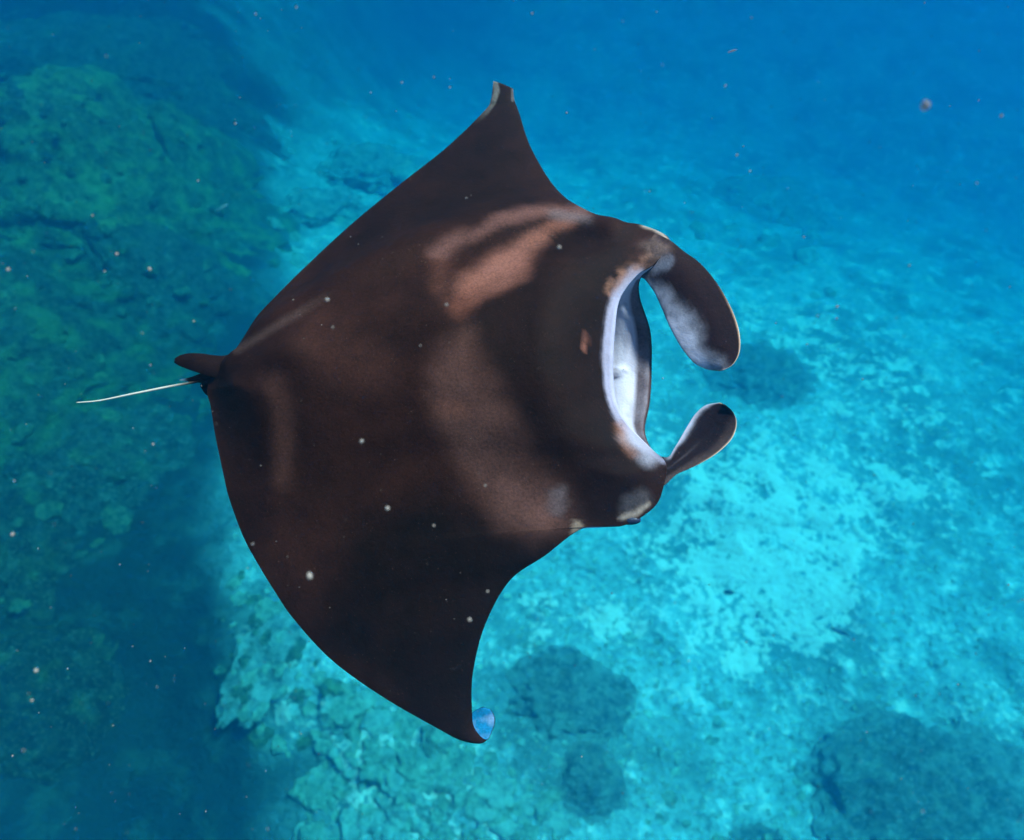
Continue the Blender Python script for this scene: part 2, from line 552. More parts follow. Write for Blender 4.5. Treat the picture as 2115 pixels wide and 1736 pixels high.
coral_field("coral_clump", ["olive coral clump growing on the left reef", "yellow-green coral clump growing on the left reef", "teal coral clump growing on the left reef"], "coral", "coral clumps on the left reef",
            [(0, 120), (300, 160), (470, 240), (490, 420), (430, 640), (330, 800), (260, 1100), (0, 1300)], 110, 0.3, 0.05, 0.22, [M_COR3, M_REEF, M_REEF2], nmesh=9, rough=0.5, sink=0.3)
coral_field("coral_clump", ["pale rubble clump on the sea floor beyond the upper wing", "grey-green coral clump on the sea floor beyond the upper wing"], "coral", "coral clumps beyond the upper wing",
            [(560, 300), (900, 200), (1160, 260), (1300, 380), (1560, 380), (1760, 500), (1700, 640), (1560, 560), (1150, 330), (760, 400), (560, 600)], 40, 0.4, 0.1, 0.45, [M_COR2, M_COR1], rough=0.5, sink=0.4)

# loose rubble, far too many to count: one mesh
nst_ = 9000
q = np.stack([rng.uniform(350, 2100, nst_), rng.uniform(380, 1730, nst_)], -1)
rp = np.array([on_floor(a, b, 0.0) for a, b in q])
rp[:, 2] = floor_z(rp[:, 0], rp[:, 1])
keep = rng.random(nst_) > np.maximum(0.9 * poly_mask(q, SAND[0][0], 40), np.clip(2 * poly_mask(q, DARK[1][0], 110), 0, 1))
rp = rp[keep]
nst_ = len(rp)
iv, if_ = ICO[1]
if_ = np.array(if_)
rr = 0.012 + 0.06 * rng.random(nst_) ** 3.5
sc3 = rng.uniform(0.6, 1.5, (nst_, 1, 3)) * rr[:, None, None]
jv = iv[None] * (1 + 0.25 * rng.standard_normal((nst_, len(iv), 1))) * sc3
ang = rng.uniform(0, 6.28, nst_)
jv[..., 2] *= 0.55
ca, sa = np.cos(ang)[:, None], np.sin(ang)[:, None]
jv = np.stack([jv[..., 0] * ca - jv[..., 1] * sa, jv[..., 0] * sa + jv[..., 1] * ca, jv[..., 2]], -1) + rp[:, None]
rf = (if_[None] + (np.arange(nst_) * len(iv))[:, None, None]).reshape(-1, 3)
rub = add_mesh("coral_rubble", jv.reshape(-1, 3), rf, M_COR2, smooth=False)
rub["kind"] = "stuff"
rub["label"] = "scattered pale coral rubble and pebbles on the sea floor"

# ------------------------------------------------------------------ small fish
def fish(label, P, length, heading, mat, deep=0.36, tilt=0.0):
    root = bpy.data.objects.new("fish", None)
    COL.objects.link(root)
    root.location = P
    root.rotation_euler = (0, tilt, heading)
    tag(root, label, "fish")
    xsn = np.linspace(0, 1, 15)
    prof = np.interp(xsn, [0, 0.05, 0.2, 0.45, 0.75, 0.92, 1.0], [0.02, 0.35, 0.8, 1.0, 0.5, 0.18, 0.16])
    rows = []
    for x, h in zip(xsn, prof):
        rows.append([((0.5 - x) * length, h * deep * 0.26 * length * math.cos(a), h * deep * 0.5 * length * math.sin(a)) for a in np.linspace(0, 2 * math.pi, 12, endpoint=False)])
    v = np.array(rows).reshape(-1, 3)
    f = grid_faces(15, 12, True).tolist() + [list(range(12))[::-1], [14 * 12 + k for k in range(12)]]
    add_mesh("body", v, f, mat, root)
    t = 0.012 * length

    def plate(name, pts):
        n = len(pts)
        vv = [(x * length, t, z * length) for x, z in pts] + [(x * length, -t, z * length) for x, z in pts]
        ff = [list(range(n)), list(range(n, 2 * n))[::-1]] + [[k, k + n, (k + 1) % n + n, (k + 1) % n] for k in range(n)]
        add_mesh(name, vv, ff, mat, root, smooth=False)
    plate("tail_fin", [(-0.46, 0.03), (-0.68, 0.17), (-0.60, 0.0), (-0.68, -0.17), (-0.46, -0.03)])
    plate("dorsal_fin", [(0.2, deep * 0.40), (0.05, deep * 0.66), (-0.25, deep * 0.5), (-0.3, deep * 0.2)])


M_FD = mat_plain("dark_fish_skin", (0.02, 0.025, 0.035), 0.6, 0.2)
M_FG = mat_plain("grey_blue_fish_skin", (0.12, 0.16, 0.18), 0.5, 0.3)
fish("small dark fish swimming above the bright sand patch", at_dist(1506, 1224, 11.0), 0.17, R(170), M_FD, 0.7)
fish("faint grey fish over the lower edge of the sand patch", at_dist(3365 / 1.9366, 2530 / 1.9366, 11.5), 0.30, R(150), M_FG, 0.4)
fish("tiny slender grey fish between the left reef and the upper wing", at_dist(461, 428, 9.0), 0.13, R(48), M_FG, 0.2)

# ------------------------------------------------------------------ drifting plankton
_pl = NT("pale_jelly")
_df = _pl.n("ShaderNodeBsdfDiffuse", {0: (0.20, 0.175, 0.165, 1)})
_tr = _pl.n("ShaderNodeBsdfTransparent", {0: (0.97, 0.98, 1.0, 1)})
_fc = _pl.n("ShaderNodeLayerWeight", {0: 0.5}).outputs[1]
_fa = _pl.math('MULTIPLY', _pl.math('SUBTRACT', 1.0, _fc), 0.75)
_mx = _pl.n("ShaderNodeMixShader", {0: _fa, 1: _tr.outputs[0], 2: _df.outputs[0]})
_pl.t.links.new(_mx.outputs[0], _pl.out.inputs[0])
M_PL = _pl.m
pv_, pf_ = ICO[2]
pmeshes = []
for k in range(4):
    me = bpy.data.meshes.new("plankton")
    w = pv_ * (1 + 0.2 * fbm(pv_ * 2 + k * 9.0, 2, k))[:, None] * np.array((1, 0.8, 0.9))
    me.from_pydata(w.tolist(), [], pf_)
    me.polygons.foreach_set("use_smooth", np.ones(len(pf_), bool))
    me.materials.append(M_PL)
    pmeshes.append(me)


def plankton(px, py, rpx, d, label, group=None, stretch=1.0):
    ob = bpy.data.objects.new("plankton", pmeshes[rng.integers(4)])
    COL.objects.link(ob)
    ob.location = at_dist(px, py, d)
    r = rpx / K * d
    ob.scale = (r * stretch, r, r)
    ob.rotation_euler = tuple(rng.uniform(-0.6, 0.6, 3)) if stretch > 1 else tuple(rng.uniform(0, 6, 3))
    tag(ob, label, "plankton", group)


LB = [(1155, 511, 7, "blue-white plankton blob beside the orange shoulder mark of the manta"),
      (747, 912, 8, "upper of the two brightest plankton blobs over the middle of the manta's back"),
      (800, 1050, 8, "lower of the two brightest plankton blobs over the middle of the manta's back"),
      (676, 619, 6, "plankton blob over the ridge of the manta's far wing"),
      (922, 630, 6, "hazy oblong plankton blob at the left end of the orange shoulder mark"),
      (970, 1280, 7, "teal plankton blob near the front edge of the manta's lower wing"),
      (1002, 1003, 4, "small plankton blob on the brown lower shoulder patch of the manta"),
      (896, 1086, 4, "small plankton blob left of the brown lower shoulder patch"),
      (1007, 1222, 4, "small plankton blob against the front edge of the lower wing root"),
      (640, 1190, 12, "widest and faintest plankton blob over the rear of the lower wing"),
      (687, 676, 4, "tiny plankton blob below the ridge of the manta's far wing"),
      (868, 714, 3, "tiny plankton blob in the middle of the manta's back"),
      (522, 1124, 4, "plankton blob touching the rear edge of the manta's lower wing")]
for px, py, r, lb in LB:
    plankton(px, py, r * 0.7, 0.8, lb, "plankton blobs over the manta")
LW = "bright plankton speck drifting in open water away from the manta"
for px, py, r in [(241, 525, 5), (17, 557, 5), (309, 556, 6), (896, 160, 3), (830, 171, 3), (929, 181, 3), (486, 256, 3), (1522, 321, 4), (1549, 354, 3), (1498, 178, 4), (1729, 634, 4), (1728, 658, 3), (1878, 549, 3), (409, 374, 3), (400, 664, 3), (216, 561, 3), (528, 30, 3), (1099, 28, 3), (2068, 240, 4), (1660, 490, 3), (316, 918, 4), (612, 16, 3), (75, 1385, 6), (66, 1447, 4), (26, 1104, 5)]:
    plankton(px, py, r * 0.7, 0.95, LW, "plankton specks in open water")
plankton(1911, 219, 9, 0.75, "largest pale plankton blob hanging in the blue upper right water")
plankton(1512, 106, 2.0, 1.15, "thin stretched plankton thread in the blue water at the upper right", None, 4.0)

# the finest specks: uncountable
ns = 700
pos = []
for k in range(ns):
    px, py = rng.uniform(-60, 2180), rng.uniform(-60, 1800)
    d = rng.uniform(0.75, 1.5)
    pos.append((at_dist(px, py, d), (0.45 + 0.9 * rng.random() ** 5) / K * d))
iv, if_ = ICO[1]
if_ = np.array(if_)
pp_ = np.array([p for p, r in pos])
rr = np.array([r for p, r in pos])
st = rng.uniform(0.6, 2.0, (ns, 1, 3))
sv = iv[None] * rr[:, None, None] * st + pp_[:, None]
sf = (if_[None] + (np.arange(ns) * len(iv))[:, None, None]).reshape(-1, 3)
spk = add_mesh("plankton_specks", sv.reshape(-1, 3), sf, M_PL)
spk["kind"] = "stuff"
spk["label"] = "fine pale specks of plankton drifting through the water"

# ------------------------------------------------------------------ the manta ray
MS = D0 / 2.6                # the manta's lengths below are written for 2.6 m
O = at_dist(860, 772, D0)
BANK, NOSE = R(21), R(9)
N0 = np.array((0, -math.sin(BANK), math.cos(BANK)))
U = np.array((math.cos(NOSE), 0, 0)) + N0 * math.sin(NOSE)
N = N0 * math.cos(NOSE) - np.array((math.sin(NOSE), 0, 0))
V = np.cross(U, N)            # towards the near (right) wing


def un(px, py, w=0.0):
    r = ray(px, py)
    t = (w * MS - (CAMP - O) @ N) / (r @ N)
    return CAMP + r * t


# stations from the far wing tip to the near wing tip: leading edge / upper lip, trailing edge, their lift over the body plane,
# lower lip (where the mouth is) and how open it is
ST = [  # LEx LEy LEw   TEx TEy TEw   LLx LLy LLw mouth
    (1060, 184, -0.33, 1019, 168, -0.27, None, 0),
    (1062, 205, -0.335, 1014, 206, -0.30, None, 0),
    (1072, 233, -0.33, 1000, 230, -0.31, None, 0),
    (1098.8, 310.5, -0.27, 923, 304.6, -0.27, None, 0),
    (1158, 400, -0.19, 825, 382, -0.20, None, 0),
    (1247, 452, -0.10, 723, 466, -0.14, None, 0),
    (1325, 465, -0.06, 624, 558, -0.08, None, 0),
    (1383, 496, -0.05, 562, 620, -0.05, None, 0),
    (1350, 546, -0.02, 530, 655, -0.04, None, 0.0),
    (1314, 568, -0.01, 500, 702, -0.03, (1322, 572, -0.05), 0.15),
    (1274, 616, 0.0, 480, 733, -0.02, (1317, 612, -0.13), 0.7),
    (1261, 681, 0.0, 460, 745, -0.02, (1337, 684, -0.20), 1.0),
    (1257, 761, 0.0, 440, 770, -0.02, (1339, 762, -0.22), 1.0),
    (1263.7, 825, 0.0, 428, 806, -0.03, (1335, 830, -0.19), 1.0),
    (1292, 876, -0.01, 435, 840, -0.03, (1327, 885, -0.13), 0.7),
    (1343, 926, -0.02, 444, 896, -0.03, (1345, 928, -0.05), 0.12),
    (1375, 958, -0.04, 455, 950, -0.03, None, 0),
    (1370, 1005, -0.05, 464, 992, -0.03, None, 0),
    (1350, 1048, -0.06, 474, 1032, -0.03, None, 0),
    (1289, 1085, -0.06, 502, 1108, -0.04, None, 0),
    (1204, 1091, -0.05, 533, 1166, -0.05, None, 0),
    (1125, 1148, -0.06, 567, 1221, -0.06, None, 0),
    (1052, 1200, -0.08, 605, 1277, -0.08, None, 0),
    (1001, 1292, -0.11, 683, 1362, -0.11, None, 0),
    (976, 1392, -0.15, 789, 1439, -0.15, None, 0),
    (974.5, 1470, -0.18, 909, 1508, -0.18, None, 0),
    (980, 1505, -0.20, 950, 1529, -0.195, None, 0),
    (1004, 1529, -0.225, 984, 1535, -0.22, None, 0),
    (1019, 1505, -0.262, 958, 1508, -0.25, None, 0),
    (1022, 1484, -0.268, 962, 1488, -0.26, None, 0),
    (1014, 1467, -0.262, 978, 1470, -0.262, None, 0),
    (1000, 1461, -0.258, 992, 1462, -0.258, None, 0),
]
SUB = 9
le = np.array([un(*s[0:3]) for s in ST])
te = np.array([un(*s[3:6]) for s in ST])
ll = np.array([un(*(s[6] if s[6] else s[0:3])) for s in ST])
mo = np.array([s[7] for s in ST], float)
nst = len(ST)
LE, TE, LL = catmull(le, SUB), catmull(te, SUB), catmull(ll, SUB)
MO = np.interp(np.linspace(0, nst - 1, len(LE)), np.arange(nst), mo)
MO = np.convolve(np.r_[[0] * 4, MO, [0] * 4], np.ones(9) / 9, 'valid')
sidx = np.linspace(0, nst - 1, len(LE))
HALF = catmull(np.array([[0.006], [0.007], [0.008], [0.012], [0.018], [0.026], [0.032], [0.03], [0.028]] + [[0.026]] * 8 + [[0.028], [0.03], [0.03], [0.028], [0.022], [0.018], [0.014], [0.011], [0.009], [0.008], [0.006], [0.006], [0.005], [0.005], [0.004], [0.003]]), SUB)[:, 0]
HALF = HALF * MS
HALF = HALF[:len(LE)] if len(HALF) >= len(LE) else np.r_[HALF, np.full(len(LE) - len(HALF), HALF[-1])]
nd, nl, nm, nv = 74, 5, 28, 30
_c = np.cross(LE[120] - TE[120], LE[122] - LE[118] + TE[122] - TE[118])
NSIGN = 1.0 if _c @ N > 0 else -1.0
verts = []
for i in range(len(LE)):
    a, b = TE[i], LE[i]
    ch = b - a
    L = np.linalg.norm(ch)
    cd = ch / max(L, 1e-6)
    i0, i1 = max(0, i - 2), min(len(LE) - 1, i + 2)
    sp = (LE[i1] + TE[i1] - LE[i0] - TE[i0])
    nrm = np.cross(cd, sp)
    nrm = nrm / max(np.linalg.norm(nrm), 1e-6)
    nrm = nrm * NSIGN
    th = HALF[i]
    m = MO[i]
    ul, lw = b, LL[i] if m > 0.02 else b
    row = []
    for t in (1 - np.cos(np.linspace(0, math.pi, nd))) / 2:          # back: trailing edge -> upper lip
        prof = (1 - abs(2 * t - 1) ** 2.6)
        row.append(a + ch * t + nrm * th * prof)
    back = -cd
    throat = 0.5 * (ul + lw) + back * 0.42 * m * MS
    p_in = ul - N * (0.045 * MS * m + 0.3 * th * (1 - m)) + back * 0.004
    for t in np.linspace(0, 1, nl + 1)[1:]:                           # rolled upper lip
        row.append(ul + (p_in - ul) * t + cd * (0.020 * MS * m + 0.15 * th * (1 - m)) * math.sin(math.pi * t))
    base_up = row[-1]
    for t in np.linspace(0, 1, nm + 1)[1:]:                           # roof of the mouth
        row.append(base_up + (throat - base_up) * t + N * 0.05 * MS * m * math.sin(math.pi * t))
    low_in = lw - N * (0.004 * MS * m + 0.35 * th * (1 - m))
    for t in np.linspace(0, 1, nm + 1)[1:]:                           # floor, with a raised rim along the jaw
        rim = math.exp(-((t - 0.80) / 0.07) ** 2)
        row.append(throat + (low_in - throat) * t - N * MS * m * (0.085 * math.sin(math.pi * t ** 1.2) - 0.016 * rim))
    q = row[-1]
    for t in np.linspace(0, 1, nl + 1)[1:]:                           # rolled lower lip
        row.append(q + (-N * 0.035 * MS * m) * t + cd * 0.014 * MS * m * math.sin(math.pi * t) - nrm * 0.2 * th * (1 - m) * t)
    q = row[-1]
    for t in np.linspace(0, 1, nv + 2)[1:-1]:                         # belly
        prof = (1 - abs(2 * t - 1) ** 2.2)
        row.append(q + (a - q) * t - nrm * th * prof - (N * 0.10 * MS * m * prof))
    verts.append(row)
BV = np.array(verts)
nr, nc = BV.shape[:2]
kind = np.zeros(nc, int)
kind[nd:nd + nl] = 1
kind[nd + nl:nd + nl + 2 * nm] = 2
kind[nd + nl + 2 * nm:nd + 2 * nl + 2 * nm] = 3
kind[nd + 2 * nl + 2 * nm:] = 4
flat = BV.reshape(-1, 3)
K2 = np.tile(kind, nr)
TT = np.tile(np.r_[(1 - np.cos(np.linspace(0, math.pi, nd))) / 2, np.ones(nl + 2 * nm + nl), np.linspace(1, 0, nv)], nr)
SS = np.repeat(sidx, nc)
CI = np.tile(np.arange(nc), nr)
PX = project(flat)
# back relief: body hump, ridge along the far wing root, tail ridge, near fold
SIL = np.array([(a[0], a[1]) for a in ST[:26]] + [(a[3], a[4]) for a in ST[:26]][::-1], float)
edge = np.sin(np.clip(np.where(in_poly(PX, SIL), seg_dist(PX, np.vstack([SIL, SIL[:1]])), 0) / 150, 0, 1) * math.pi / 2) ** 1.25
RIDGE = [(490, 722), (530, 700), (600, 658), (700, 600), (800, 548), (900, 495), (980, 468), (1070, 445), (1150, 432), (1215, 440), (1262, 466)]
AXIS = [(470, 765), (700, 750), (1000, 750), (1300, 758)]
FOLD = [(500, 762), (545, 790), (570, 860), (578, 950), (570, 1040)]
hump = 0.14 * np.exp(-(seg_dist(PX, AXIS) / 230) ** 2) * edge
hump += 0.045 * np.exp(-(seg_dist(PX, RIDGE) / 36) ** 2) * np.clip(np.minimum(TT / 0.05, (1 - TT) / 0.05), 0, 1)
hump += 0.016 * np.exp(-(seg_dist(PX, [(440, 752), (520, 758), (640, 752)]) / 30) ** 2)
hump += 0.008 * np.exp(-(seg_dist(PX, FOLD) / 32) ** 2) * np.clip(TT / 0.05, 0, 1)
hump += 0.012 * np.exp(-(seg_dist(PX, [(950, 700), (1020, 860), (1100, 980), (1180, 1060)]) / 60) ** 2) * edge
hump += 0.010 * np.exp(-(seg_dist(PX, [(1190, 640), (1180, 760), (1205, 900), (1290, 1010)]) / 90) ** 2) * edge
hump -= 0.022 * np.exp(-(seg_dist(PX, [(960, 640), (1060, 560), (1180, 480)]) / 30) ** 2) * edge
hump *= np.where(K2 == 0, 1, 0) * (SS < 25)
flat = flat + hump[:, None] * N * MS
# small folds on the floor of the mouth
fold = 0.022 * np.exp(-(seg_dist(PX, [(1262, 772), (1284, 768)]) / 7) ** 2) + 0.012 * np.exp(-(seg_dist(PX, [(1285, 640), (1312, 668)]) / 5) ** 2) \
    + 0.010 * np.exp(-(seg_dist(PX, [(1300, 690), (1306, 760), (1300, 830)]) / 4) ** 2)
flat = flat + (fold * (K2 == 2) * np.where(CI >= nd + nl + nm, 1, 0) * MS)[:, None] * N
PX = project(flat)

# skin pigment, with some light and shade painted in
C_BASE = np.array((0.0118, 0.0036, 0.0024))
nz = fbm(flat * 9.0, 4, 5)
nz2 = fbm(flat * 32.0, 3, 15)
cols = np.tile(C_BASE, (len(flat), 1)) * (1 + 0.35 * nz[:, None])
wob = np.stack([fbm(flat * 9.0, 4, 60), fbm(flat * 9.0, 4, 70)], -1) * 15
Q = PX + wob


def paint(mask, c):
    global cols
    mask = np.asarray(mask, float) * (1 + 0.15 * nz2)
    mask = np.clip(mask, 0, 1)
    cols = cols * (1 - mask[:, None]) + np.array(c) * mask[:, None]


def cap(line, r, soft):
    return sstep(r + soft, max(r - soft, 0), seg_dist(Q, line))


dors = (K2 == 0) * 1.0
# darker head shield; shade on the near and far wings painted into the colour
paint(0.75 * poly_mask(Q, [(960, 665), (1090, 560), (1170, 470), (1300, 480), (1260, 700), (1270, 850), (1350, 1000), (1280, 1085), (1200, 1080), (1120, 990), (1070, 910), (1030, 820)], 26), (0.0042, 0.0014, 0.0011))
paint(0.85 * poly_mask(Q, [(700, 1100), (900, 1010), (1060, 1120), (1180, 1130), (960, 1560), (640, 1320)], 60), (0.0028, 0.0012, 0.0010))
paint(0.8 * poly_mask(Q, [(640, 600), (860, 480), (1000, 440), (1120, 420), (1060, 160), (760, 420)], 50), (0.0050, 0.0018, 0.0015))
# shoulder markings, then painted highlights on the rear fold and ridge
paint(0.95 * cap([(965, 600), (1010, 575), (1060, 545)], 16, 32), (0.118, 0.042, 0.031))
paint(0.85 * cap([(1020, 570), (1070, 538), (1110, 505)], 14, 22), (0.115, 0.042, 0.032))
paint(0.65 * cap([(1100, 510), (1140, 482), (1180, 470)], 11, 13), (0.13, 0.045, 0.031))
paint(0.5 * cap([(935, 640), (965, 610)], 14, 22), (0.095, 0.030, 0.020))
paint(0.75 * cap([(905, 520), (960, 488), (1050, 455), (1130, 440), (1210, 448)], 8, 20), (0.082, 0.033, 0.028))
paint(0.55 * cap([(1150, 452), (1215, 462)], 12, 12), (0.085, 0.06, 0.065))
paint(0.35 * cap([(905, 545), (900, 600)], 14, 22), (0.07, 0.024, 0.017))
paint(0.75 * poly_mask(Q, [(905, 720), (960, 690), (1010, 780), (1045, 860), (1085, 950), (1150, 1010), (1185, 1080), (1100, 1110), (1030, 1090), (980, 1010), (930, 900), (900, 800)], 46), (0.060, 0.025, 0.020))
paint(0.55 * cap([(940, 830), (960, 840)], 14, 26), (0.085, 0.030, 0.020))
paint(0.45 * cap([(1060, 1000), (1120, 1060)], 22, 30), (0.10, 0.040, 0.032))
paint(0.4 * poly_mask(PX + 0.7 * wob, [(1130, 1010), (1155, 1000), (1166, 1035), (1165, 1060), (1130, 1055)], 9), (0.075, 0.058, 0.066))
paint(0.55 * poly_mask(PX, [(1185, 1076), (1197, 1076), (1206, 1092), (1180, 1102)], 5), (0.2, 0.14, 0.11))
paint(0.35 * cap([(560, 790), (580, 900), (570, 1000)], 16, 26), (0.055, 0.021, 0.016))  # highlight of the rear fold painted into the colour
paint(0.3 * cap([(640, 700), (760, 760)], 40, 60), (0.045, 0.016, 0.012))
paint(0.9 * cap([(1205, 676), (1200, 700), (1199, 712)], 2.5, 6), (0.105, 0.036, 0.026))
paint(0.4 * sstep(15, 1, seg_dist(PX, [(488, 724), (530, 699), (600, 656), (680, 610)])) * sstep(720, 600, PX[:, 0]), (0.05, 0.028, 0.025))  # ridge highlight near the tail, painted on
# lip band and corners of the mouth
LIP = [(1314, 568), (1288, 594), (1274, 616), (1266, 648), (1261, 681), (1258, 721), (1257, 761), (1258, 796), (1264, 825), (1278, 853), (1297, 885), (1318, 907), (1345, 926), (1375, 942)]
ld = seg_dist(PX, LIP)
along = PX[:, 1]
wlip = np.interp(along, [560, 600, 640, 700, 800, 850, 900, 960], [26, 22, 18, 17, 13, 14, 20, 22])
mouth = np.interp(along, [560, 620, 650], [0.75, 0.95, 1.0])
paint(dors * sstep(1.0, 0.35, (ld + 3 * nz2) / wlip) * 0.9 * mouth, (0.20, 0.175, 0.245))
paint(dors * poly_mask(Q, [(1262, 555), (1290, 540), (1325, 520), (1350, 515), (1330, 545), (1300, 572), (1272, 605), (1258, 600)], 9) * np.clip(0.35 + 0.9 * nz2 + 0.5 * nz, 0, 1), (0.15, 0.066, 0.046))
paint(dors * 0.55 * poly_mask(Q, [(1318, 505), (1350, 490), (1378, 505), (1365, 540), (1340, 545)], 12) * np.clip(0.7 + 0.8 * nz2, 0, 1), (0.09, 0.055, 0.05))
paint(dors * 0.8 * cap([(1325, 466), (1350, 470), (1372, 481), (1384, 497)], 4, 4), (0.26, 0.19, 0.17))
paint(dors * 0.75 * cap([(1300, 900), (1330, 930), (1345, 955)], 13, 14), (0.20, 0.18, 0.23))
paint(dors * 0.55 * cap([(1276, 880), (1300, 920), (1320, 950)], 6, 10), (0.15, 0.06, 0.04))
paint(dors * 0.4 * cap([(1300, 1045), (1335, 1035)], 14, 14), (0.07, 0.06, 0.07))
paint(dors * 0.65 * cap([(1290, 1066), (1320, 1059), (1345, 1046)], 4, 5), (0.22, 0.165, 0.145))
# rear crease of mouth, ventral side and mouth lining
paint((K2 == 1) * np.where(MO.repeat(nc) > 0.1, 1.0, 0), (0.24, 0.215, 0.295))
white = np.array((0.31, 0.275, 0.345)) * (1 + 0.10 * nz[:, None])
paint((K2 == 2) * 1.0 * (MO.repeat(nc) > 0.02), white)
paint((K2 == 4) * 0.95, white * 1.8)
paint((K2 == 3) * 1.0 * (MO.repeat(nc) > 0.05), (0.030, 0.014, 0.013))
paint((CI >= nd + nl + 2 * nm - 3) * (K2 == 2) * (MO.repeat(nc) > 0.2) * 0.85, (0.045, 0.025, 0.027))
paint((K2 == 2) * np.exp(-((CI - (nd + nl + 2 * nm - 7)) / 1.6) ** 2) * (MO.repeat(nc) > 0.2) * 0.8, (0.38, 0.355, 0.44))  # highlight along the raised jaw rim, put into the colour
for line, a_ in (([(1260, 763), (1276, 763), (1292, 768)], 0.6), ([(1260, 779), (1274, 777), (1286, 771)], 0.6), ([(1290, 625), (1304, 650), (1326, 668)], 0.45), ([(1300, 690), (1306, 730), (1309, 770)], 0.3), ([(1296, 860), (1308, 840), (1314, 800)], 0.25)):
    paint((K2 == 2) * a_ * sstep(4.5, 0.5, seg_dist(PX, line)), (0.10, 0.085, 0.115))  # crease shade beside the mouth folds painted as dark lines
paint((K2 == 4) * sstep(25.8, 26.6, SS), (0.002, 0.075, 0.165))  # blue shade inside the curled near tip, painted over the pale underside
# pale edges at the far wing tip
paint((K2 == 0) * sstep(9, 3, seg_dist(PX, [(1022, 170), (1026, 188), (1018, 212), (1004, 232), (985, 250)])) * sstep(260, 200, PX[:, 1]) * 0.75, (0.09, 0.08, 0.075))
paint((K2 == 0) * sstep(5, 2, seg_dist(PX, [(1059, 186), (1059, 207)])) * 0.6, (0.07, 0.06, 0.065))

M_SKIN = mat_skin()
manta = bpy.data.objects.new("manta_ray", None)
COL.objects.link(manta)
manta.location = O
tag(manta, "dark brown manta ray with open white mouth gliding over the reef", "manta ray")


def mpart(name, verts, faces, mat, parent=manta, cols=None):
    return add_mesh(name, np.asarray(verts) - O, faces, mat, parent, cols=cols)


faces = grid_faces(nr, nc, True).tolist()
faces.append(list(range(nc))[::-1])
faces.append([(nr - 1) * nc + k for k in range(nc)])
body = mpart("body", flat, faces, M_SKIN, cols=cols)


def fin(name, outer, inner, w0, w1, th, colour, cup=0.0, n=60, mcols=22, wfun=None, label=None):
    """paddle lofted between two edge lines from root to tip; the lines are (px,py)"""
    A, B = resample(catmull(outer, 8), n), resample(catmull(inner, 8), n)
    rows = []
    crow = []
    for i in range(n):
        s = i / (n - 1)
        w = wfun(s) if wfun else (w0 + (w1 - w0) * s, w0 + (w1 - w0) * s)
        pa, pb = un(*A[i], w[0]), un(*B[i], w[1])
        mid, hw = (pa + pb) / 2, (pb - pa) / 2
        r = []
        for k in range(mcols * 2):
            ang = 2 * math.pi * k / (mcols * 2)
            x, z = math.cos(ang), math.sin(ang)
            tt = MS * th * (1 - 0.55 * s) * min(1, 4 * (1 - s) + 0.15)
            r.append(mid - hw * x + N * (tt * z * (1 - 0.6 * x * x) + MS * cup * (x * x - 1) * math.sin(math.pi * min(1, s + .1))))
            crow.append((s, (1 - x) / 2, z))
        rows.append(r)
    P = np.array(rows).reshape(-1, 3)
    f = grid_faces(n, mcols * 2, True).tolist()
    f.append(list(range(mcols * 2))[::-1])
    f.append([(n - 1) * mcols * 2 + k for k in range(mcols * 2)])
    crow = np.array(crow)
    cc = colour(crow[:, 0], crow[:, 1], crow[:, 2], P)
    ob = mpart(name, P, f, M_SKIN, cols=cc)
    if label:
        ob["label"] = label
    return ob


def lerp3(a, b, m):
    return np.asarray(a) * (1 - m[:, None]) + np.asarray(b) * m[:, None]


def col_far(s, t, z, P):
    n = fbm(P * 22, 4, 8)
    n2 = fbm(P * 60, 3, 9)
    px = project(P) + np.stack([n, fbm(P * 22, 4, 80)], -1) * 13
    whitem = poly_mask(px, [(1340, 590), (1362, 598), (1400, 640), (1438, 690), (1450, 735), (1478, 752), (1490, 790), (1430, 785), (1380, 690)], 24)
    c = lerp3((0.010, 0.0035, 0.0035), (0.30, 0.275, 0.35), np.clip(whitem * (0.85 + 0.45 * n + 0.35 * n2), 0, 1))
    strap = sstep(24, 4, seg_dist(px, [(1318, 566), (1340, 552), (1375, 545)]))
    c = lerp3(c, (0.13, 0.13, 0.18), np.clip(0.55 * strap * (1 + 0.5 * n2) * sstep(0.02, 0.2, s), 0, 1))
    brown = poly_mask(px, [(1310, 480), (1372, 480), (1392, 520), (1362, 545), (1310, 560)], 16)
    c = lerp3(c, (0.06, 0.035, 0.032), np.clip(brown * (0.8 + 0.6 * n2), 0, 1))
    rim = sstep(0.035, 0.0, t) * sstep(0.45, 0.8, s) + 0.6 * sstep(0.965, 1.0, s) + 0.5 * sstep(0.97, 1.0, t) * sstep(0.6, 0.8, s)  # sunlit outer edge painted in as a warm rim
    return lerp3(c, (0.42, 0.25, 0.18), np.clip(rim, 0, 1))


def col_near(s, t, z, P):
    n = fbm(P * 22, 4, 18)
    c = lerp3((0.006, 0.0025, 0.0034), (0.22, 0.21, 0.28), np.clip(sstep(0.80, 1.0, t + 0.05 * n) * sstep(0.1, 0.3, s), 0, 1))
    c = lerp3(c, (0.036, 0.022, 0.021), np.clip(sstep(0.30, 0.06, t + 0.06 * n) * (1 - 0.5 * s), 0, 1))
    c = lerp3(c, (0.03, 0.022, 0.026), 0.6 * sstep(0.05, 0.0, abs(t - 0.55 + 0.15 * s)) * sstep(0.75, 0.3, s))
    rim = sstep(0.03, 0.0, t) * sstep(0.3, 0.6, s) + 0.7 * sstep(0.975, 1.0, s)  # warm rim light painted along the outer edge and tip
    return lerp3(c, (0.42, 0.27, 0.2), np.clip(rim, 0, 1))


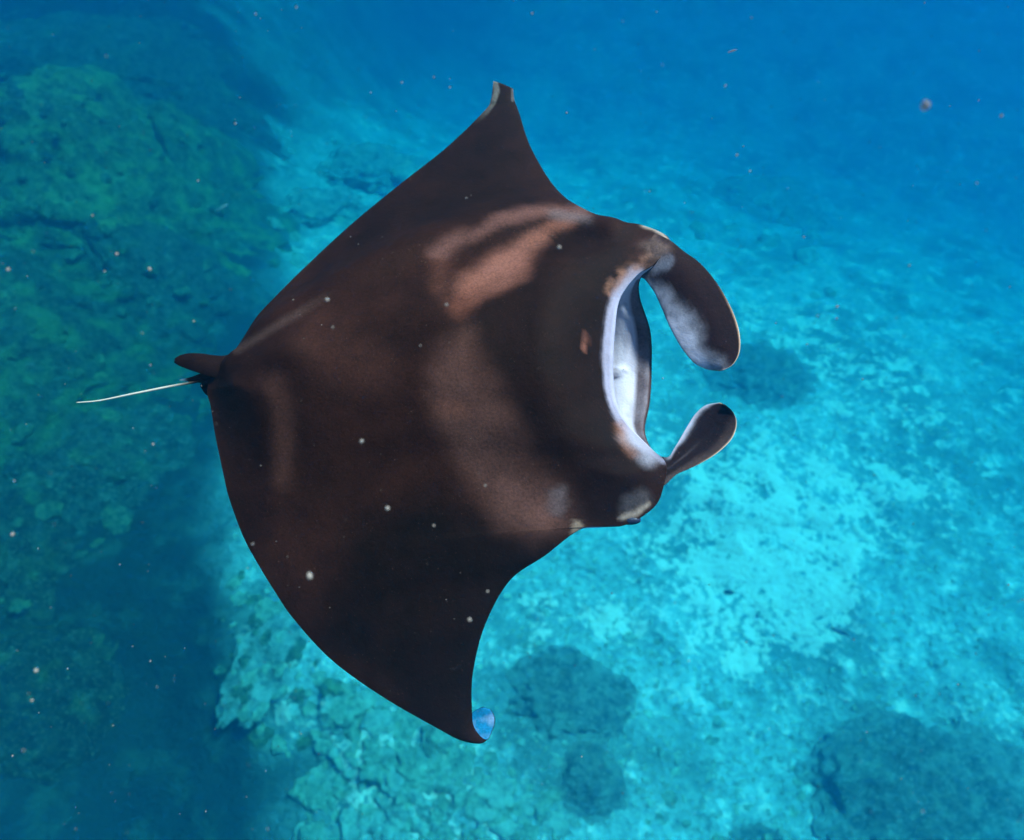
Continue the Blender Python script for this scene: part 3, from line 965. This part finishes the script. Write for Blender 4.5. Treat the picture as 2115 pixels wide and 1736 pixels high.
fin("cephalic_fin",
    [(1322, 478), (1352, 482), (1384, 497), (1413, 520), (1446, 544), (1480, 584), (1507, 630), (1523, 670), (1529, 705), (1526, 733), (1513, 754), (1492, 766)],
    [(1285, 560), (1308, 570), (1328, 575), (1340, 588), (1353, 607), (1368, 640), (1382, 673), (1405, 715), (1430, 747), (1447, 758), (1462, 764), (1484, 767)],
    -0.05, -0.16, 0.030, col_far, wfun=lambda s: (-0.030 - 0.062 * s - 0.075 * max(0, 1 - s / 0.13) ** 1.5, -0.048 - 0.17 * s + 0.08 * s * s - 0.07 * max(0, 1 - s / 0.13) ** 1.5), label="long dark and white paddle fin curled in front of the mouth")
fin("cephalic_fin",
    [(1350, 1010), (1372, 1003), (1397, 981), (1421, 970), (1446, 958), (1475, 941), (1497, 923), (1512, 906), (1520, 887), (1521, 868), (1513, 850), (1499, 837)],
    [(1345, 945), (1366, 944), (1381, 944), (1391, 929), (1402, 911), (1414, 890), (1426, 870), (1434, 858), (1443, 848), (1453, 840), (1465, 835), (1486, 832)],
    -0.05, -0.10, 0.022, col_near, cup=0.02, wfun=lambda s: (-0.05 - 0.02 * s, -0.06 - 0.09 * s), label="smaller rounded paddle fin with pale edge beside the mouth")


def tube(pts, rad, seg=10):
    pts = np.asarray(pts)
    rows = []
    for i in range(len(pts)):
        d = pts[min(i + 1, len(pts) - 1)] - pts[max(i - 1, 0)]
        d /= np.linalg.norm(d)
        a = np.cross(d, N)
        a /= np.linalg.norm(a)
        b = np.cross(a, d)
        rows.append([pts[i] + rad[i] * (a * math.cos(q) + b * math.sin(q)) for q in np.linspace(0, 2 * math.pi, seg, endpoint=False)])
    f = grid_faces(len(pts), seg, True).tolist()
    f.append(list(range(seg))[::-1])
    f.append([(len(pts) - 1) * seg + k for k in range(seg)])
    return np.array(rows).reshape(-1, 3), f


tl = catmull([un(470, 772, -0.02), un(412, 787.5, -0.03), un(350, 799, -0.03), un(270, 815, -0.025), un(205, 828, -0.02), un(158, 832, -0.01)], 12)
tv, tf = tube(tl, MS * np.interp(np.linspace(0, 1, len(tl)), [0, 0.2, 0.5, 1], [0.009, 0.0048, 0.0046, 0.002]))
tcl = lerp3((0.010, 0.005, 0.004), (0.36, 0.30, 0.26), np.repeat(sstep(0.22, 0.45, np.linspace(0, 1, len(tl))), 10))
mpart("tail", tv, tf, M_SKIN, cols=tcl)["label"] = "thin pale whip tail"


def dcol(s, t, z, P):
    n = fbm(P * 20, 3, 28)
    return np.tile((0.008, 0.0030, 0.0026), (len(P), 1)) * (1 + 0.4 * n[:, None])


fin("dorsal_fin",
    [(560, 712), (510, 722), (484, 728), (463, 735), (440, 734), (420, 731), (400, 730), (384, 731), (370, 735), (361, 741)],
    [(560, 790), (510, 792), (470, 787), (440, 780), (420, 774), (402, 768), (390, 764), (380, 760), (370, 756), (360, 750)],
    -0.015, 0.03, 0.020, dcol, wfun=lambda s: (-0.01 + 0.03 * s - 0.05 * max(0, 1 - s / 0.5), -0.01 + 0.02 * s - 0.05 * max(0, 1 - s / 0.5)), label="small dark fin at the tail base")


def pcol(s, t, z, P):
    c = np.tile((0.018, 0.010, 0.009), (len(P), 1))
    return lerp3(c, (0.6, 0.56, 0.5), sstep(0.75, 0.95, s))


fin("pelvic_fin", [(450, 765), (420, 770), (395, 779), (370, 785)], [(450, 800), (425, 793), (400, 790), (372, 787)], -0.03, -0.05, 0.012, pcol, n=24, mcols=10)
fin("pelvic_fin", [(460, 790), (440, 786), (425, 788), (414, 793)], [(470, 830), (445, 828), (425, 815), (414, 800)], -0.04, -0.07, 0.012, dcol, n=24, mcols=10)
# eye on the near side of the head
ev, ef = ICO[3]
ec = un(1302, 1075, -0.075)
eu = (ev @ np.stack([U, V, N], 1)) * np.array((0.036, 0.016, 0.02)) * MS
ey = mpart("eye", ec + eu @ np.stack([U, V, N], 0), ef, mat_plain("dark_eye", (0.006, 0.010, 0.03), 0.5, 0.2, 0.2, 40))
